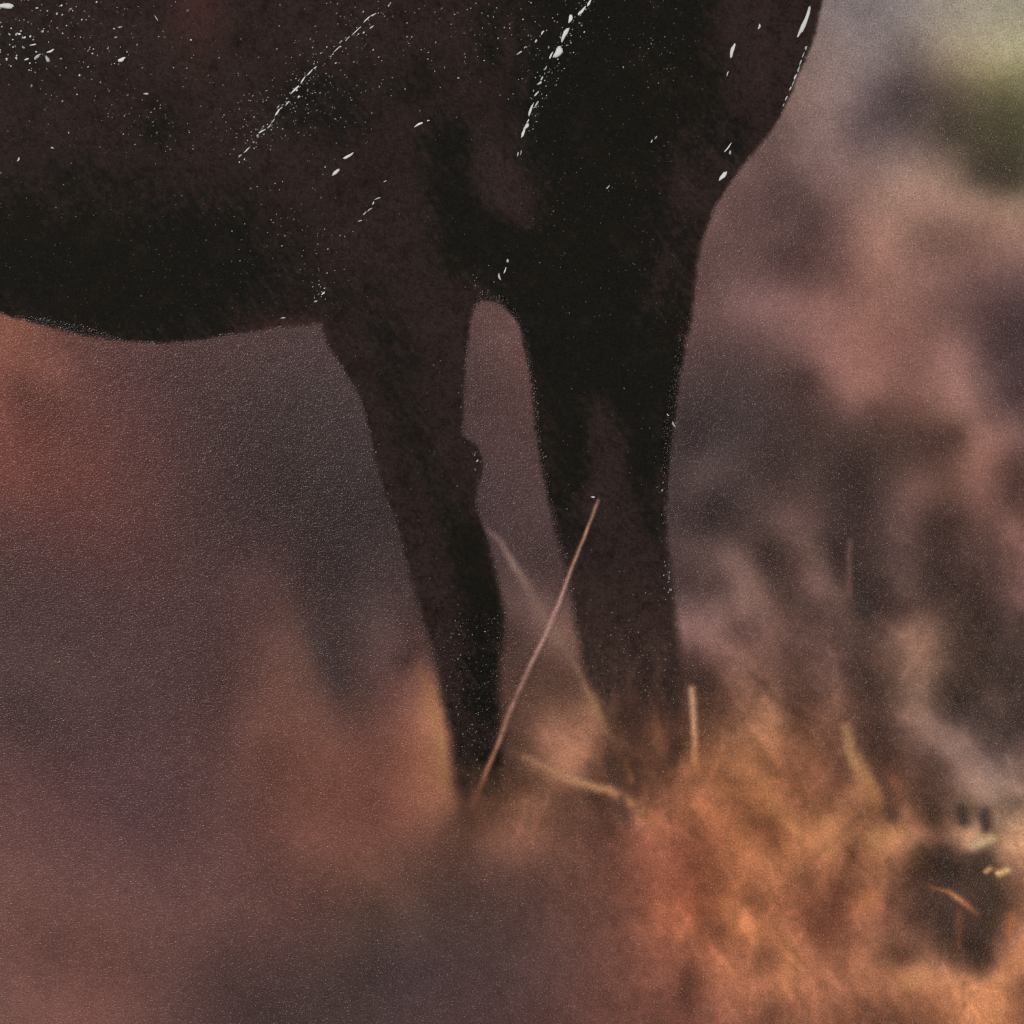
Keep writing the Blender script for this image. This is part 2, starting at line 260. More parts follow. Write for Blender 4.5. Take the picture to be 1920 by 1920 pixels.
# soft brush marks printed in the grass and smoke: (points, half width start, half width end, colours along, strength)
STROKES = [
 ([(1592,1012),(1593,1060),(1590,1115)], 5, 7, [(106,79,72),(110,84,76)], 0.7),
 ([(1612,1080),(1622,1145)], 12, 16, [(58,49,46)], 0.6),
 ([(1510,1030),(1545,1085),(1580,1125)], 14, 14, [(108,84,74),(120,94,84),(108,84,74)], 0.5),
 ([(1365,1050),(1395,1095),(1430,1150)], 16, 22, [(124,97,87)], 0.4),
 ([(1585,1360),(1604,1422),(1632,1476),(1645,1500)], 11, 17, [(160,118,88),(178,134,96),(172,124,82),(160,108,70)], 0.85),
 ([(1720,1300),(1745,1365),(1800,1410),(1850,1480)], 18, 24, [(134,106,88),(142,114,100),(148,120,105)], 0.45),
 ([(1648,1445),(1664,1482),(1670,1530)], 11, 11, [(84,60,50)], 0.55),
 ([(1672,1462),(1684,1482)], 7, 7, [(134,84,58)], 0.6),
 ([(1558,1316),(1566,1334)], 9, 9, [(122,88,70)], 0.5),
 ([(1428,1462),(1450,1508),(1500,1560)], 10, 14, [(168,116,76)], 0.45),
 ([(1355,1690),(1382,1725),(1420,1760)], 10, 14, [(172,112,70)], 0.5),
 ([(1440,1535),(1450,1580)], 11, 14, [(120,70,50)], 0.5),
 ([(1460,1745),(1485,1800),(1490,1850)], 15, 18, [(176,116,76)], 0.4),
 ([(1430,1775),(1445,1800)], 16, 16, [(116,72,54)], 0.4),
 ([(1552,1530),(1555,1590)], 14, 16, [(178,127,82)], 0.4),
 ([(1635,1575),(1690,1562)], 13, 11, [(172,126,80)], 0.4),
 ([(1625,1695),(1640,1680)], 13, 13, [(172,108,68)], 0.45),
 # dark clump
 ([(1772,1600),(1778,1640),(1770,1668)], 13, 12, [(58,49,44)], 0.6),
 ([(1830,1640),(1850,1690),(1842,1740),(1838,1790)], 24, 20, [(74,59,50),(68,56,48),(66,54,47)], 0.45),
 ([(1730,1592),(1790,1606),(1850,1612)], 8, 9, [(74,56,48)], 0.5),
 ([(1770,1695),(1785,1740)], 17, 17, [(70,56,49)], 0.5),
 ([(1800,1520),(1806,1540)], 13, 12, [(64,50,45)], 0.9),
 ([(1845,1528),(1850,1552)], 12, 12, [(64,51,46)], 0.9),
 ([(1825,1585),(1845,1578),(1858,1572)], 10, 9, [(196,162,126),(212,180,142),(200,166,128)], 0.9),
 ([(1850,1634),(1857,1628)], 5, 5, [(208,158,100)], 0.95),
 ([(1873,1637),(1890,1632)], 6, 6, [(222,182,124)], 0.95),
 ([(1745,1664),(1775,1672),(1798,1686),(1818,1700),(1832,1712)], 4.5, 6, [(118,78,56),(150,98,68),(208,138,92),(176,110,74),(112,74,54)], 0.85),
 ([(1799,1712),(1797,1775)], 8, 7, [(122,78,58),(108,70,54)], 0.6),
 ([(1898,1720),(1893,1748)], 9, 8, [(172,104,66)], 0.75),
 ([(1862,1900),(1885,1830),(1925,1765)], 20, 18, [(192,130,84),(182,118,76)], 0.4),
 ([(1700,1842),(1738,1822)], 13, 12, [(184,130,84)], 0.5),
 # left of the legs
 ([(520,1130),(548,1185),(580,1262)], 14, 24, [(92,66,58),(102,73,62)], 0.45),
 ([(596,1185),(612,1235),(640,1290)], 14, 12, [(66,56,56)], 0.6),
 ([(786,1250),(806,1310),(828,1390),(842,1470)], 10, 13, [(124,84,62),(162,112,78),(168,120,86),(140,98,66)], 0.7),
 # between the legs
 ([(898,975),(938,1015),(962,1058),(985,1095)], 4, 9, [(96,74,74),(116,92,90),(132,106,96),(118,94,86)], 0.85),
 ([(985,1095),(1020,1160),(1050,1200)], 9, 13, [(116,92,84),(130,101,88)], 0.7),
 ([(930,1004),(962,1056),(1000,1118),(1044,1190),(1080,1250),(1102,1290)], 5, 7, [(112,88,86),(134,107,98),(118,94,86),(128,100,88),(122,94,80),(140,106,84)], 0.6),
 ([(1098,1285),(1118,1330),(1136,1372)], 8, 7, [(140,102,80),(172,128,92),(150,108,78)], 0.8),
 ([(982,1418),(1030,1442),(1085,1465),(1140,1480),(1196,1512),(1222,1540)], 8, 11, [(140,100,76),(164,120,92),(174,130,98),(180,130,94),(176,120,84),(160,102,72)], 0.9),
 ([(1138,1425),(1155,1465)], 10, 10, [(72,52,46)], 0.7),
 ([(1108,1432),(1125,1445)], 9, 9, [(90,64,54)], 0.6),
 ([(1172,1430),(1185,1462)], 6, 6, [(150,98,66)], 0.6),
 ([(1165,1500),(1172,1530)], 11, 14, [(80,58,51)], 0.6),
 ([(1232,1330),(1236,1380),(1240,1430)], 9, 9, [(122,78,58),(146,96,68),(130,86,62)], 0.55),
 ([(1268,1390),(1266,1430)], 7, 8, [(74,53,47)], 0.6),
 ([(1297,1294),(1301,1350),(1304,1428)], 8, 8, [(190,146,116),(206,156,120),(172,118,80)], 0.9),
]
# tangle of out-of-focus stalks and gaps in the grass to the right
WISPS = []
_r = random.Random(4)
for _ in range(230):
    wx0, wy0 = _r.uniform(1270, 1930), 1920 - 960 * _r.random() ** 1.35
    if wy0 < 1250 and _r.random() < 0.45:
        continue
    ang = math.radians(_r.gauss(62, 24))
    if _r.random() < 0.22:
        ang = math.radians(_r.gauss(120, 18))
    ln = _r.uniform(35, 120)
    bend = _r.gauss(0, 0.28)
    mid = (wx0 + math.cos(ang) * ln / 2, wy0 + math.sin(ang) * ln / 2)
    end = (mid[0] + math.cos(ang + bend) * ln / 2, mid[1] + math.sin(ang + bend) * ln / 2)
    WISPS.append(([(wx0, wy0), mid, end], _r.uniform(4.5, 13), _r.choice((1, 1, -1)) * _r.uniform(0.025, 0.10)))
for _ in range(46):
    wx0, wy0 = _r.uniform(930, 1290), _r.uniform(1350, 1560)
    ang = math.radians(_r.choice((_r.gauss(60, 20), _r.gauss(115, 18), _r.gauss(25, 12))))
    ln = _r.uniform(30, 85)
    mid = (wx0 + math.cos(ang) * ln / 2, wy0 + math.sin(ang) * ln / 2)
    end = (mid[0] + math.cos(ang + 0.3) * ln / 2, mid[1] + math.sin(ang + 0.3) * ln / 2)
    WISPS.append(([(wx0, wy0), mid, end], _r.uniform(5.0, 10.0), _r.choice((1, 1, -1)) * _r.uniform(0.03, 0.09)))
STRAW = [(884,1512),(908,1456),(936,1388),(962,1318),(990,1256),(1022,1190),(1046,1135),(1066,1080),(1088,1025),(1106,980),(1122,938)]
STRAW_COL = [(112,70,54),(130,82,62),(142,98,78),(134,98,84),(138,104,94),(152,118,108),(148,114,108),(152,116,108),(168,128,110),(164,122,98),(130,94,76)]

# ------------------------------------------------------------------ outline of the printed horse
BELLY = smooth_curve([(-260,498),(-120,548),(0,586),(60,605),(130,624),(200,636),(270,642),(340,641),(400,633),(470,622),(540,613),(602,607)])
L_OUT = smooth_curve([(602,607),(616,646),(642,692),(672,745),(690,800),(702,860),(725,930),(750,1000),(763,1060),(780,1120),(797,1170),(809,1220),(823,1280),(838,1350),(848,1420),(853,1500),(857,1570)])
L_IN = smooth_curve([(930,1570),(938,1500),(942,1420),(942,1360),(939,1300),(938,1250),(943,1195),(945,1150),(940,1110),(926,1060),(912,1010),(899,960),(893,922),(905,882),(902,858),(890,830),(867,811),(869,760),(873,700),(876,650),(881,612),(890,578),(905,563)])
R_IN = smooth_curve([(905,563),(928,566),(952,583),(971,604),(981,640),(990,690),(998,750),(1006,820),(1016,880),(1030,950),(1045,1010),(1057,1060),(1068,1110),(1079,1170),(1090,1230),(1106,1290),(1126,1350),(1146,1420),(1160,1490),(1166,1540)])
R_OUT = smooth_curve([(1276,1540),(1275,1480),(1273,1420),(1276,1340),(1278,1260),(1273,1200),(1266,1140),(1260,1080),(1253,1010),(1250,950),(1253,880),(1262,812),(1266,780),(1270,740),(1280,680),(1292,620),(1300,570),(1308,500),(1321,440),(1345,382),(1375,336),(1410,290),(1450,235),(1482,178),(1506,120),(1525,70),(1537,22),(1544,-20),(1556,-110),(1560,-262)])
HORSE = BELLY + L_OUT[1:] + L_IN + R_IN[1:] + R_OUT + [(-260,-262)]

# black patches in the coat: (points, half width, strength); brown patches undo them
BLACK = [
 ([(-200,470),(60,490),(240,500),(380,505)], 118, 1.15), ([(380,500),(470,500)], 95, 0.62), ([(120,560),(330,600)], 50, 0.9),
 ([(1020,-200),(1050,60),(1060,260)], 85, 1.1), ([(1160,-200),(1170,100),(1160,330)], 120, 1.2), ([(1250,-200),(1262,60),(1250,200)], 80, 0.9),
 ([(840,260),(850,340),(872,410)], 48, 0.95), ([(900,455),(960,480),(1010,540)], 70, 1.15), ([(1100,430),(1130,560),(1140,700)], 130, 1.25),
 ([(1040,620),(1060,760),(1090,880)], 55, 1.0), ([(1230,640),(1228,760),(1215,860)], 50, 1.0), ([(1200,900),(1228,980)], 30, 0.55),
 ([(1048,900),(1075,1000)], 30, 0.7), ([(1120,720),(1190,700)], 70, 1.0), ([(1180,780),(1200,840)], 50, 0.8),
 ([(1335,120),(1330,260)], 26, 0.72), ([(1390,230),(1372,280)], 26, 0.62), ([(1290,430),(1275,600)], 26, 0.55),
 ([(880,1010),(900,1100),(905,1180)], 42, 1.1), ([(850,960),(870,1060)], 34, 0.62), ([(900,1240),(905,1330)], 36, 0.85), ([(885,1400),(888,1470)], 30, 0.6), ([(922,1420),(926,1480)], 20, 0.85),
 ([(580,190),(640,215)], 62, 0.55), ([(560,200),(600,170)], 40, 0.5), ([(300,215),(300,240)], 46, 0.58), ([(770,150),(800,140)], 50, 0.5), ([(930,30),(930,120)], 36, 0.6),
 ([(280,225),(320,250)], 30, 0.45), ([(700,560),(760,680)], 40, 0.42), ([(740,700),(770,820)], 46, 0.42), ([(780,820),(850,960)], 26, 0.45),
 ([(120,330),(300,345)], 40, 0.5), ([(540,540),(640,560)], 46, 0.4), ([(40,100),(90,130)], 50, 0.4), ([(450,420),(540,440)], 50, 0.4),
]
BROWN = [
 ([(920,320),(945,355),(975,385)], 40, 0.75), ([(1125,760),(1135,860),(1125,930)], 34, 1.0), ([(1240,500),(1200,590)], 24, 0.45),
 ([(1385,30),(1410,130)], 36, 0.5), ([(1290,360),(1265,330)], 34, 0.5), ([(1215,-10),(1220,40)], 14, 0.3), ([(955,40),(950,120)], 12, 0.5), ([(990,60),(985,170)], 10, 0.4),
 ([(1160,60),(1140,160)], 14, 0.25), ([(1225,180),(1235,150)], 18, 0.35),
]

def lerp_cols(cols, t):
    c = np.asarray(cols, float)
    if len(c) == 1:
        return np.broadcast_to(c[0], t.shape + (3,))
    u = np.clip(t, 0, 1) * (len(c) - 1)
    i = np.minimum(u.astype(int), len(c) - 2)
    f = (u - i)[..., None]
    return c[i] * (1 - f) + c[i + 1] * f

def near(x, y, pts, reach):
    p = np.asarray(pts, float)
    return np.nonzero((x > p[:, 0].min() - reach) & (x < p[:, 0].max() + reach) & (y > p[:, 1].min() - reach) & (y < p[:, 1].max() + reach))[0]

def ink(x, y):
    """printed colour (display rgb 0..255) and gloss (0 matt card .. 1 smooth varnish) at photograph pixels"""
    x = np.asarray(x, float).ravel()
    y = np.asarray(y, float).ravel()
    N = len(x)
    # drifting smoke: warp the tones a little
    act = 0.35 + 0.65 * smooth(900, 1500, x * 0.8 + y * 0.35)
    qx = x + act * 13 * fbm(x, y, 130, 4, 3)
    qy = y + act * 13 * fbm(x, y, 130, 4, 5)
    cx, cy = np.clip(qx, -20, 1940), np.clip(qy, -20, 1940)
    C = np.empty((N, 3))
    for a in range(0, N, 40000):
        b = min(N, a + 40000)
        r2 = (cx[a:b, None] - PX) ** 2 + (cy[a:b, None] - PY) ** 2
        C[a:b] = (np.sqrt(r2 + EPS_L ** 2) @ _WL[:_n] + _WL[_n]) * (np.sqrt(r2 + EPS_H ** 2) @ _WH[:_n] + _WH[_n])
    C = np.clip(C, 30, 235)
    # cloudy mottle, coarser and stronger in the burning grass
    amp = 0.022 + 0.055 * smooth(1150, 1550, y + 0.35 * (x - 960)) * smooth(1000, 1500, x + 0.12 * y)
    m = fbm(x, y, 62, 4, 21, 0.62)
    C *= (1 + 1.25 * amp * m)[:, None]
    u, v = 0.5 * x + 0.87 * y, 0.87 * x - 0.5 * y      # wisps lean like the grass
    wisp = fbm(u * 0.33, v, 24, 3, 51, 0.6)
    C *= (1 + amp * 0.95 * wisp + amp * 1.5 * fbm(x, y, 20, 3, 52, 0.75))[:, None]
    C *= 1 + 0.05 * fbm(x, y, 12, 2, 33, 0.8)[:, None]
    C[:, 0] *= 1 + 0.02 * fbm(x, y, 240, 2, 40)
    for k, (pts, w0, w1, cols, st) in enumerate(STROKES):
        reach = 2.6 * max(w0, w1) + 12
        i = near(x, y, pts, reach)
        if not len(i):
            continue
        w = max(w0, w1)
        xi = x[i] + 0.45 * w * fbm(x[i], y[i], 2.2 * w + 10, 3, 60 + k)
        yi = y[i] + 0.45 * w * fbm(x[i], y[i], 2.2 * w + 10, 3, 160 + k)
        d, t = seg_dist(xi, yi, pts)
        hw = w0 + (w1 - w0) * t
        al = st * np.exp(-(d / hw) ** 2 * 0.9)
        C[i] = C[i] * (1 - al[:, None]) + lerp_cols(cols, t) * al[:, None]
    for pts, w, gain in WISPS:
        i = near(x, y, pts, 2.4 * w + 4)
        if len(i):
            d, t = seg_dist(x[i] + 0.5 * w * fbm(x[i], y[i], 18, 2, 300), y[i] + 0.5 * w * fbm(x[i], y[i], 18, 2, 301), pts)
            ww = w * (0.45 + 0.55 * np.sin(np.pi * np.clip(t, 0.04, 0.96)))
            C[i] *= (1 + gain * np.exp(-(d / ww) ** 2))[:, None]
    # ---- horse
    gloss = np.zeros(N)
    i = np.nonzero((x < 1660) & (y < 1620))[0]
    xi, yi = x[i], y[i]
    jit = 3.0 * fbm(xi, yi, 8, 2, 71, 0.8) + 3.0 * fbm(xi, yi, 34, 2, 72)
    sd = poly_sdf(xi, yi, HORSE) + jit
    soft = 5.4 + 10.0 * smooth(800, 1400, yi) + 5.0 * smooth(1330, 1290, xi) * smooth(330, 480, yi) * smooth(700, 500, yi) * smooth(1200, 1300, xi)
    a = smooth(-soft, soft, sd)
    # the hooves dissolve in the grass
    fl = smooth(1545, 1400, yi + 60 * fbm(xi, yi, 40, 3, 80))
    fr = smooth(1430, 1200, yi + 120 * fbm(xi, yi * 0.5, 26, 3, 81, 0.7))
    fr = np.maximum(fr, 0.36 * smooth(1560, 1360, yi + 170 * fbm(xi, yi * 0.6, 30, 4, 82, 0.7)))
    a = a * np.where(xi < 1000, fl, fr)
    # coat colours
    hair = fbm(xi, yi, 9, 2, 90, 0.8)
    blot = fbm(xi, yi, 60, 4, 91, 0.6)
    blk = np.zeros(len(i))
    for pts, w, st in BLACK:
        j = near(xi, yi, pts, 2.4 * w)
        d, t = seg_dist(xi[j], yi[j], pts)
        v = st * np.exp(-(d / w) ** 2 * 0.8)
        blk[j] = np.maximum(blk[j], v) + 0.12 * np.minimum(blk[j], v)
    for pts, w, st in BROWN:
        j = near(xi, yi, pts, 2.4 * w)
        d, t = seg_dist(xi[j], yi[j], pts)
        blk[j] -= st * np.exp(-(d / w) ** 2 * 0.9)
    strand = fbm(0.8 * xi - 0.6 * yi, 0.25 * (0.6 * xi + 0.8 * yi), 8, 2, 93, 0.7)
    dots = fbm(xi, yi, 6.5, 2, 94, 0.8)
    f = smooth(0.0, 1.05, blk + (0.34 * hair + 0.30 * strand) * (0.3 + smooth(0.1, 0.5, blk)) + 0.30 * blot + 0.10)
    brown = np.array([47.0, 37.0, 34.5]) * (1 + 0.16 * blot + 0.30 * dots - 0.38 * smooth(0.25, 0.7, dots) - 0.12 * smooth(0.1, 0.6, fbm(xi, yi, 24, 3, 97)))[:, None]
    red = np.exp(-(((xi - 372) / 55) ** 2 + ((yi + 30) / 130) ** 2))
    brown = brown + red[:, None] * np.array([20, 6, 7])
    und = smooth(-30, -4, sd - 40) * 0
    rim = smooth(34, 6, sd) * smooth(380, 480, xi) * smooth(640, 560, xi) * smooth(560, 600, yi)
    brown = brown + rim[:, None] * np.array([15, 6, 7])
    rr = smooth(1330, 1450, xi) * smooth(330, 200, yi)
    brown = brown + rr[:, None] * np.array([0, -0.5, -0.5])
    lowl = smooth(980, 1250, yi)
    brown = brown + (lowl * np.where(xi > 1000, 1.0, 0.15))[:, None] * np.array([13, 9, 7.5])
    f = f * (0.94 - 0.30 * smooth(0.1, 0.7, fbm(xi, yi, 46, 4, 96, 0.7)))
    black = np.array([24.5, 24.0, 21.5]) * (1 + 0.12 * dots)[:, None]
    warm = smooth(0.25, 0.75, vnoise(xi, yi, 120, 95))
    black = black + warm[:, None] * np.array([1.5, 0.5, -1.0])
    H = brown * (1 - f[:, None]) + black * f[:, None]
    # fine wiry strands scratched through the black on the legs
    for k, pts in enumerate([[(788,835),(815,880),(850,950),(875,985)], [(770,760),(830,850)], [(1010,690),(1060,770),(1075,800)], [(1230,780),(1262,800)], [(170,435),(250,458),(300,470)]]):
        d, t = seg_dist(xi + 5 * hair, yi + 5 * blot, pts)
        H += (np.exp(-(d / 3.2) ** 2) * 0.5 * smooth(-0.6, 0.5, hair))[:, None] * np.array([9, 10, 10])
    C[i] = C[i] * (1 - a[:, None]) + H * a[:, None]
    # varnish: slightly inside the ink here and there, thinning out towards the hooves
    fringe = 16 * smooth(20, 90, xi) * smooth(260, 150, xi) * smooth(560, 600, yi)
    fringe += 16 * smooth(880, 900, xi) * smooth(1000, 940, xi) * smooth(520, 550, yi) * smooth(640, 590, yi)
    fringe += 7 * smooth(960, 985, xi) * smooth(1110, 1060, xi) * smooth(590, 640, yi)
    fringe += 15 * smooth(1200, 1240, xi) * smooth(560, 620, yi) * smooth(1000, 830, yi)
    g = smooth(0, 5, sd - fringe + 3 * fbm(xi, yi, 12, 2, 99))
    g *= 1 - 0.75 * smooth(980, 1240, yi + 80 * fbm(xi, yi, 60, 3, 98))
    gloss[i] = g
    # the straw crosses in front of both legs
    j = near(x, y, STRAW, 40)
    d, t = seg_dist(x[j] + 1.2 * fbm(x[j], y[j], 20, 2, 44), y[j], STRAW)
    hw = 5.6 - 2.6 * t
    lum = 1 + 0.22 * fbm(x[j], y[j], 22, 3, 45)
    end = smooth(0.0, 0.10, t) * 0.7 + 0.3
    al = (0.92 * np.exp(-(d / hw) ** 2 * 1.1) * end)[:, None]
    C[j] = C[j] * (1 - al) + lerp_cols(STRAW_COL, t) * (1.13 * lum)[:, None] * al
    return np.clip(C, 8, 245), gloss

def to_linear(c):
    c = c / 255.0
    return np.where(c <= 0.04045, c / 12.92, ((c + 0.055) / 1.055) ** 2.4)

# ------------------------------------------------------------------ materials
def node(nt, kind, **kw):
    n = nt.nodes.new(kind)
    for k, v in kw.items():
        setattr(n, k, v)
    return n

def card_material(name):
    m = bpy.data.materials.new(name)
    m.use_nodes = True
    nt = m.node_tree
    L = nt.links.new
    p = nt.nodes["Principled BSDF"]
    col = node(nt, 'ShaderNodeAttribute', attribute_name="ink")
    glo = node(nt, 'ShaderNodeAttribute', attribute_name="gloss")
    tc = node(nt, 'ShaderNodeTexCoord')
    # lustre grain of the card
    n1 = node(nt, 'ShaderNodeTexNoise'); n1.inputs['Scale'].default_value = 3500; n1.inputs['Detail'].default_value = 1.0; n1.inputs['Roughness'].default_value = 0.6
    n2 = node(nt, 'ShaderNodeTexNoise'); n2.inputs['Scale'].default_value = 700; n2.inputs['Detail'].default_value = 2.0
    L(tc.outputs['Object'], n1.inputs['Vector'])
    L(tc.outputs['Object'], n2.inputs['Vector'])
    ad = node(nt, 'ShaderNodeMath', operation='MULTIPLY_ADD'); ad.inputs[1].default_value = 0.8
    L(n2.outputs['Fac'], ad.inputs[0]); L(n1.outputs['Fac'], ad.inputs[2])
    st = node(nt, 'ShaderNodeMapRange'); st.inputs['To Min'].default_value = 1.0; st.inputs['To Max'].default_value = 0.07
    L(glo.outputs['Fac'], st.inputs['Value'])
    b = node(nt, 'ShaderNodeBump'); b.inputs['Distance'].default_value = GRAIN
    L(ad.outputs[0], b.inputs['Height']); L(st.outputs[0], b.inputs['Strength'])
    ro = node(nt, 'ShaderNodeMapRange'); ro.inputs['To Min'].default_value = 0.25; ro.inputs['To Max'].default_value = 0.16
    L(glo.outputs['Fac'], ro.inputs['Value'])
    n3 = node(nt, 'ShaderNodeTexNoise'); n3.inputs['Scale'].default_value = 3400; n3.inputs['Detail'].default_value = 2.0; n3.inputs['Roughness'].default_value = 0.7
    L(tc.outputs['Object'], n3.inputs['Vector'])
    gr = node(nt, 'ShaderNodeMapRange'); gr.inputs['From Min'].default_value = 0.25; gr.inputs['From Max'].default_value = 0.75; gr.inputs['To Min'].default_value = 0.62; gr.inputs['To Max'].default_value = 1.38
    L(n3.outputs['Fac'], gr.inputs['Value'])
    sc = node(nt, 'ShaderNodeVectorMath', operation='SCALE')
    L(col.outputs['Color'], sc.inputs[0]); L(gr.outputs[0], sc.inputs['Scale'])
    L(sc.outputs[0], p.inputs['Base Color'])
    p.inputs['Specular Tint'].default_value = (1.0, 0.88, 0.84, 1)
    L(ro.outputs[0], p.inputs['Roughness'])
    L(b.outputs['Normal'], p.inputs['Normal'])
    p.inputs['Specular IOR Level'].default_value = 0.165
    return m

GRAIN = 0.00015
MAT_CARD = card_material("lustre_card_ink")
MAT_VARNISH = card_material("varnished_ink")

def glint_material():  # white colour standing in for glints off the varnish
    m = bpy.data.materials.new("glint_white")
    m.use_nodes = True
    nt = m.node_tree
    p = nt.nodes["Principled BSDF"]
    a = node(nt, 'ShaderNodeAttribute', attribute_name="tone")
    n = node(nt, 'ShaderNodeTexNoise'); n.inputs['Scale'].default_value = 1800
    r = node(nt, 'ShaderNodeMapRange'); r.inputs['To Min'].default_value = 0.88; r.inputs['To Max'].default_value = 1.06
    mx = node(nt, 'ShaderNodeVectorMath', operation='SCALE')
    tc = node(nt, 'ShaderNodeTexCoord')
    nt.links.new(tc.outputs['Object'], n.inputs['Vector'])
    nt.links.new(n.outputs['Fac'], r.inputs['Value'])
    nt.links.new(a.outputs['Color'], mx.inputs[0])
    nt.links.new(r.outputs[0], mx.inputs['Scale'])
    nt.links.new(mx.outputs[0], p.inputs['Base Color'])
    p.inputs['Roughness'].default_value = 0.45
    p.inputs['Specular IOR Level'].default_value = 0.2
    return m
MAT_GLINT = glint_material()

def plain_material(name, a, b, scale, rough):
    m = bpy.data.materials.new(name)
    m.use_nodes = True
    nt = m.node_tree
    p = nt.nodes["Principled BSDF"]
    n = node(nt, 'ShaderNodeTexNoise'); n.inputs['Scale'].default_value = scale; n.inputs['Detail'].default_value = 6
    r = node(nt, 'ShaderNodeValToRGB')
    r.color_ramp.elements[0].color = a
    r.color_ramp.elements[1].color = b
    tc = node(nt, 'ShaderNodeTexCoord')
    nt.links.new(tc.outputs['Object'], n.inputs['Vector'])
    nt.links.new(n.outputs['Fac'], r.inputs['Fac'])
    nt.links.new(r.outputs['Color'], p.inputs['Base Color'])
    p.inputs['Roughness'].default_value = rough
    return m
MAT_TABLE = plain_material("grey_table", (0.05, 0.048, 0.046, 1), (0.09, 0.085, 0.08, 1), 60, 0.6)

# ------------------------------------------------------------------ mesh helpers
def link(me, name, mat, parent=None):
    me.materials.append(mat)
    o = bpy.data.objects.new(name, me)
    scene.collection.objects.link(o)
    o.parent = parent
    return o

def mesh_from(name, V, T, smooth_shade=True):
    me = bpy.data.meshes.new(name)
    V = np.asarray(V, np.float32)
    T = np.asarray(T, np.int32)
    k = T.shape[1]
    me.vertices.add(len(V))
    me.vertices.foreach_set("co", V.ravel())
    me.loops.add(len(T) * k)
    me.loops.foreach_set("vertex_index", T.ravel())
    me.polygons.add(len(T))
    me.polygons.foreach_set("loop_start", np.arange(0, len(T) * k, k, dtype=np.int32))
    me.polygons.foreach_set("use_smooth", np.full(len(T), smooth_shade))
    me.update(calc_edges=True)
    return me

def set_ink(me, px, py):
    C, g = ink(px, py)
    a = me.attributes.new("ink", 'FLOAT_COLOR', 'POINT')
    a.data.foreach_set("color", np.c_[np.maximum(to_linear(C) - SHEEN * (1 - g[:, None]), 0.003) * INK_GAIN, np.ones(len(C))].astype(np.float32).ravel())
    b = me.attributes.new("gloss", 'FLOAT', 'POINT')
    b.data.foreach_set("value", g.astype(np.float32))
INK_GAIN = 1.06
SHEEN = 0.0038          # what the card's own gloss adds to every tone

def grid_arrays(x0, x1, y0, y1, step):
    nx, ny = int(round((x1 - x0) / step)) + 1, int(round((y1 - y0) / step)) + 1
    gx, gy = np.meshgrid(np.linspace(x0, x1, nx), np.linspace(y0, y1, ny))
    return gx.ravel(), gy.ravel(), nx, ny

def clipped_sheet(name, poly, step, z, mat, parent, thick):
    """the inside of an outline as a fine sheet with a turned-down edge, cut exactly along the outline"""
    P = np.asarray(poly, float)
    x0, y0 = P.min(0) - step
    x1, y1 = P.max(0) + step
    gx, gy, nx, ny = grid_arrays(x0, x1, y0, y1, step)
    sd = poly_sdf(gx, gy, poly)
    sd = np.where(np.abs(sd) < 1e-4, 1e-4, sd)
    idx = np.arange(nx * ny).reshape(ny, nx)
    a, b, c, d = idx[:-1, :-1].ravel(), idx[:-1, 1:].ravel(), idx[1:, 1:].ravel(), idx[1:, :-1].ravel()
    tri = np.concatenate([np.c_[a, d, c], np.c_[a, c, b]])       # counter-clockwise seen from above (y flips)
    ins = sd[tri] > 0
    full = tri[ins.all(1)]
    part = tri[ins.any(1) & ~ins.all(1)]
    X, Y = list(), list()
    cut, rim, extra = {}, [], []
    base = nx * ny
    def edge(i, j):
        key = (min(i, j), max(i, j))
        if key not in cut:
            t = sd[i] / (sd[i] - sd[j])
            X.append(gx[i] + t * (gx[j] - gx[i]))
            Y.append(gy[i] + t * (gy[j] - gy[i]))
            cut[key] = base + len(X) - 1
        return cut[key]
    for t in part.tolist():
        pol, new = [], []
        for k in range(3):
            i, j = t[k], t[(k + 1) % 3]
            if sd[i] > 0:
                pol.append(i)
            if (sd[i] > 0) != (sd[j] > 0):
                e = edge(i, j)
                pol.append(e)
                new.append(e)
        for k in range(1, len(pol) - 1):
            extra.append((pol[0], pol[k], pol[k + 1]))
        if len(new) == 2 and new[0] != new[1]:
            rim.append(tuple(new))
    T = np.concatenate([full, np.array(extra, int).reshape(-1, 3)])
    ax, ay = np.r_[gx, X], np.r_[gy, Y]
    used = np.unique(T)
    remap = np.full(len(ax), -1)
    remap[used] = np.arange(len(used))
    T = remap[T]
    ax, ay = ax[used], ay[used]
    az = np.full(len(ax), z)
    # turned-down rim
    rv = sorted({v for e in rim for v in e})
    low = {v: len(ax) + k for k, v in enumerate(rv)}
    rx, ry = ax[remap[rv]], ay[remap[rv]]
    walls = []
    for e in rim:
        p, q = remap[e[0]], remap[e[1]]
        walls += [(p, low[e[0]], low[e[1]]), (p, low[e[1]], q)]
    ax, ay, az = np.r_[ax, rx], np.r_[ay, ry], np.r_[az, np.full(len(rv), z - thick)]
    T = np.concatenate([T, np.array(walls, int).reshape(-1, 3)])
    me = mesh_from(name, np.c_[wx(ax), wy(ay), az], T, False)
    set_ink(me, ax, ay)
    return link(me, name, mat, parent)

# ------------------------------------------------------------------ the table under the card
def box(name, x0, x1, y0, y1, z0, z1, mat, parent=None):
    v = [(x, y, z) for z in (z0, z1) for y in (y0, y1) for x in (x0, x1)]
    f = [(0, 2, 3, 1), (4, 5, 7, 6), (0, 1, 5, 4), (1, 3, 7, 5), (3, 2, 6, 7), (2, 0, 4, 6)]
    me = bpy.data.meshes.new(name)
    me.from_pydata(v, [], f)
    return link(me, name, mat, parent)
tb = box("table_top", -0.6, 0.6, -0.45, 0.45, -0.03, 0.0, MAT_TABLE)
tb["kind"] = "structure"

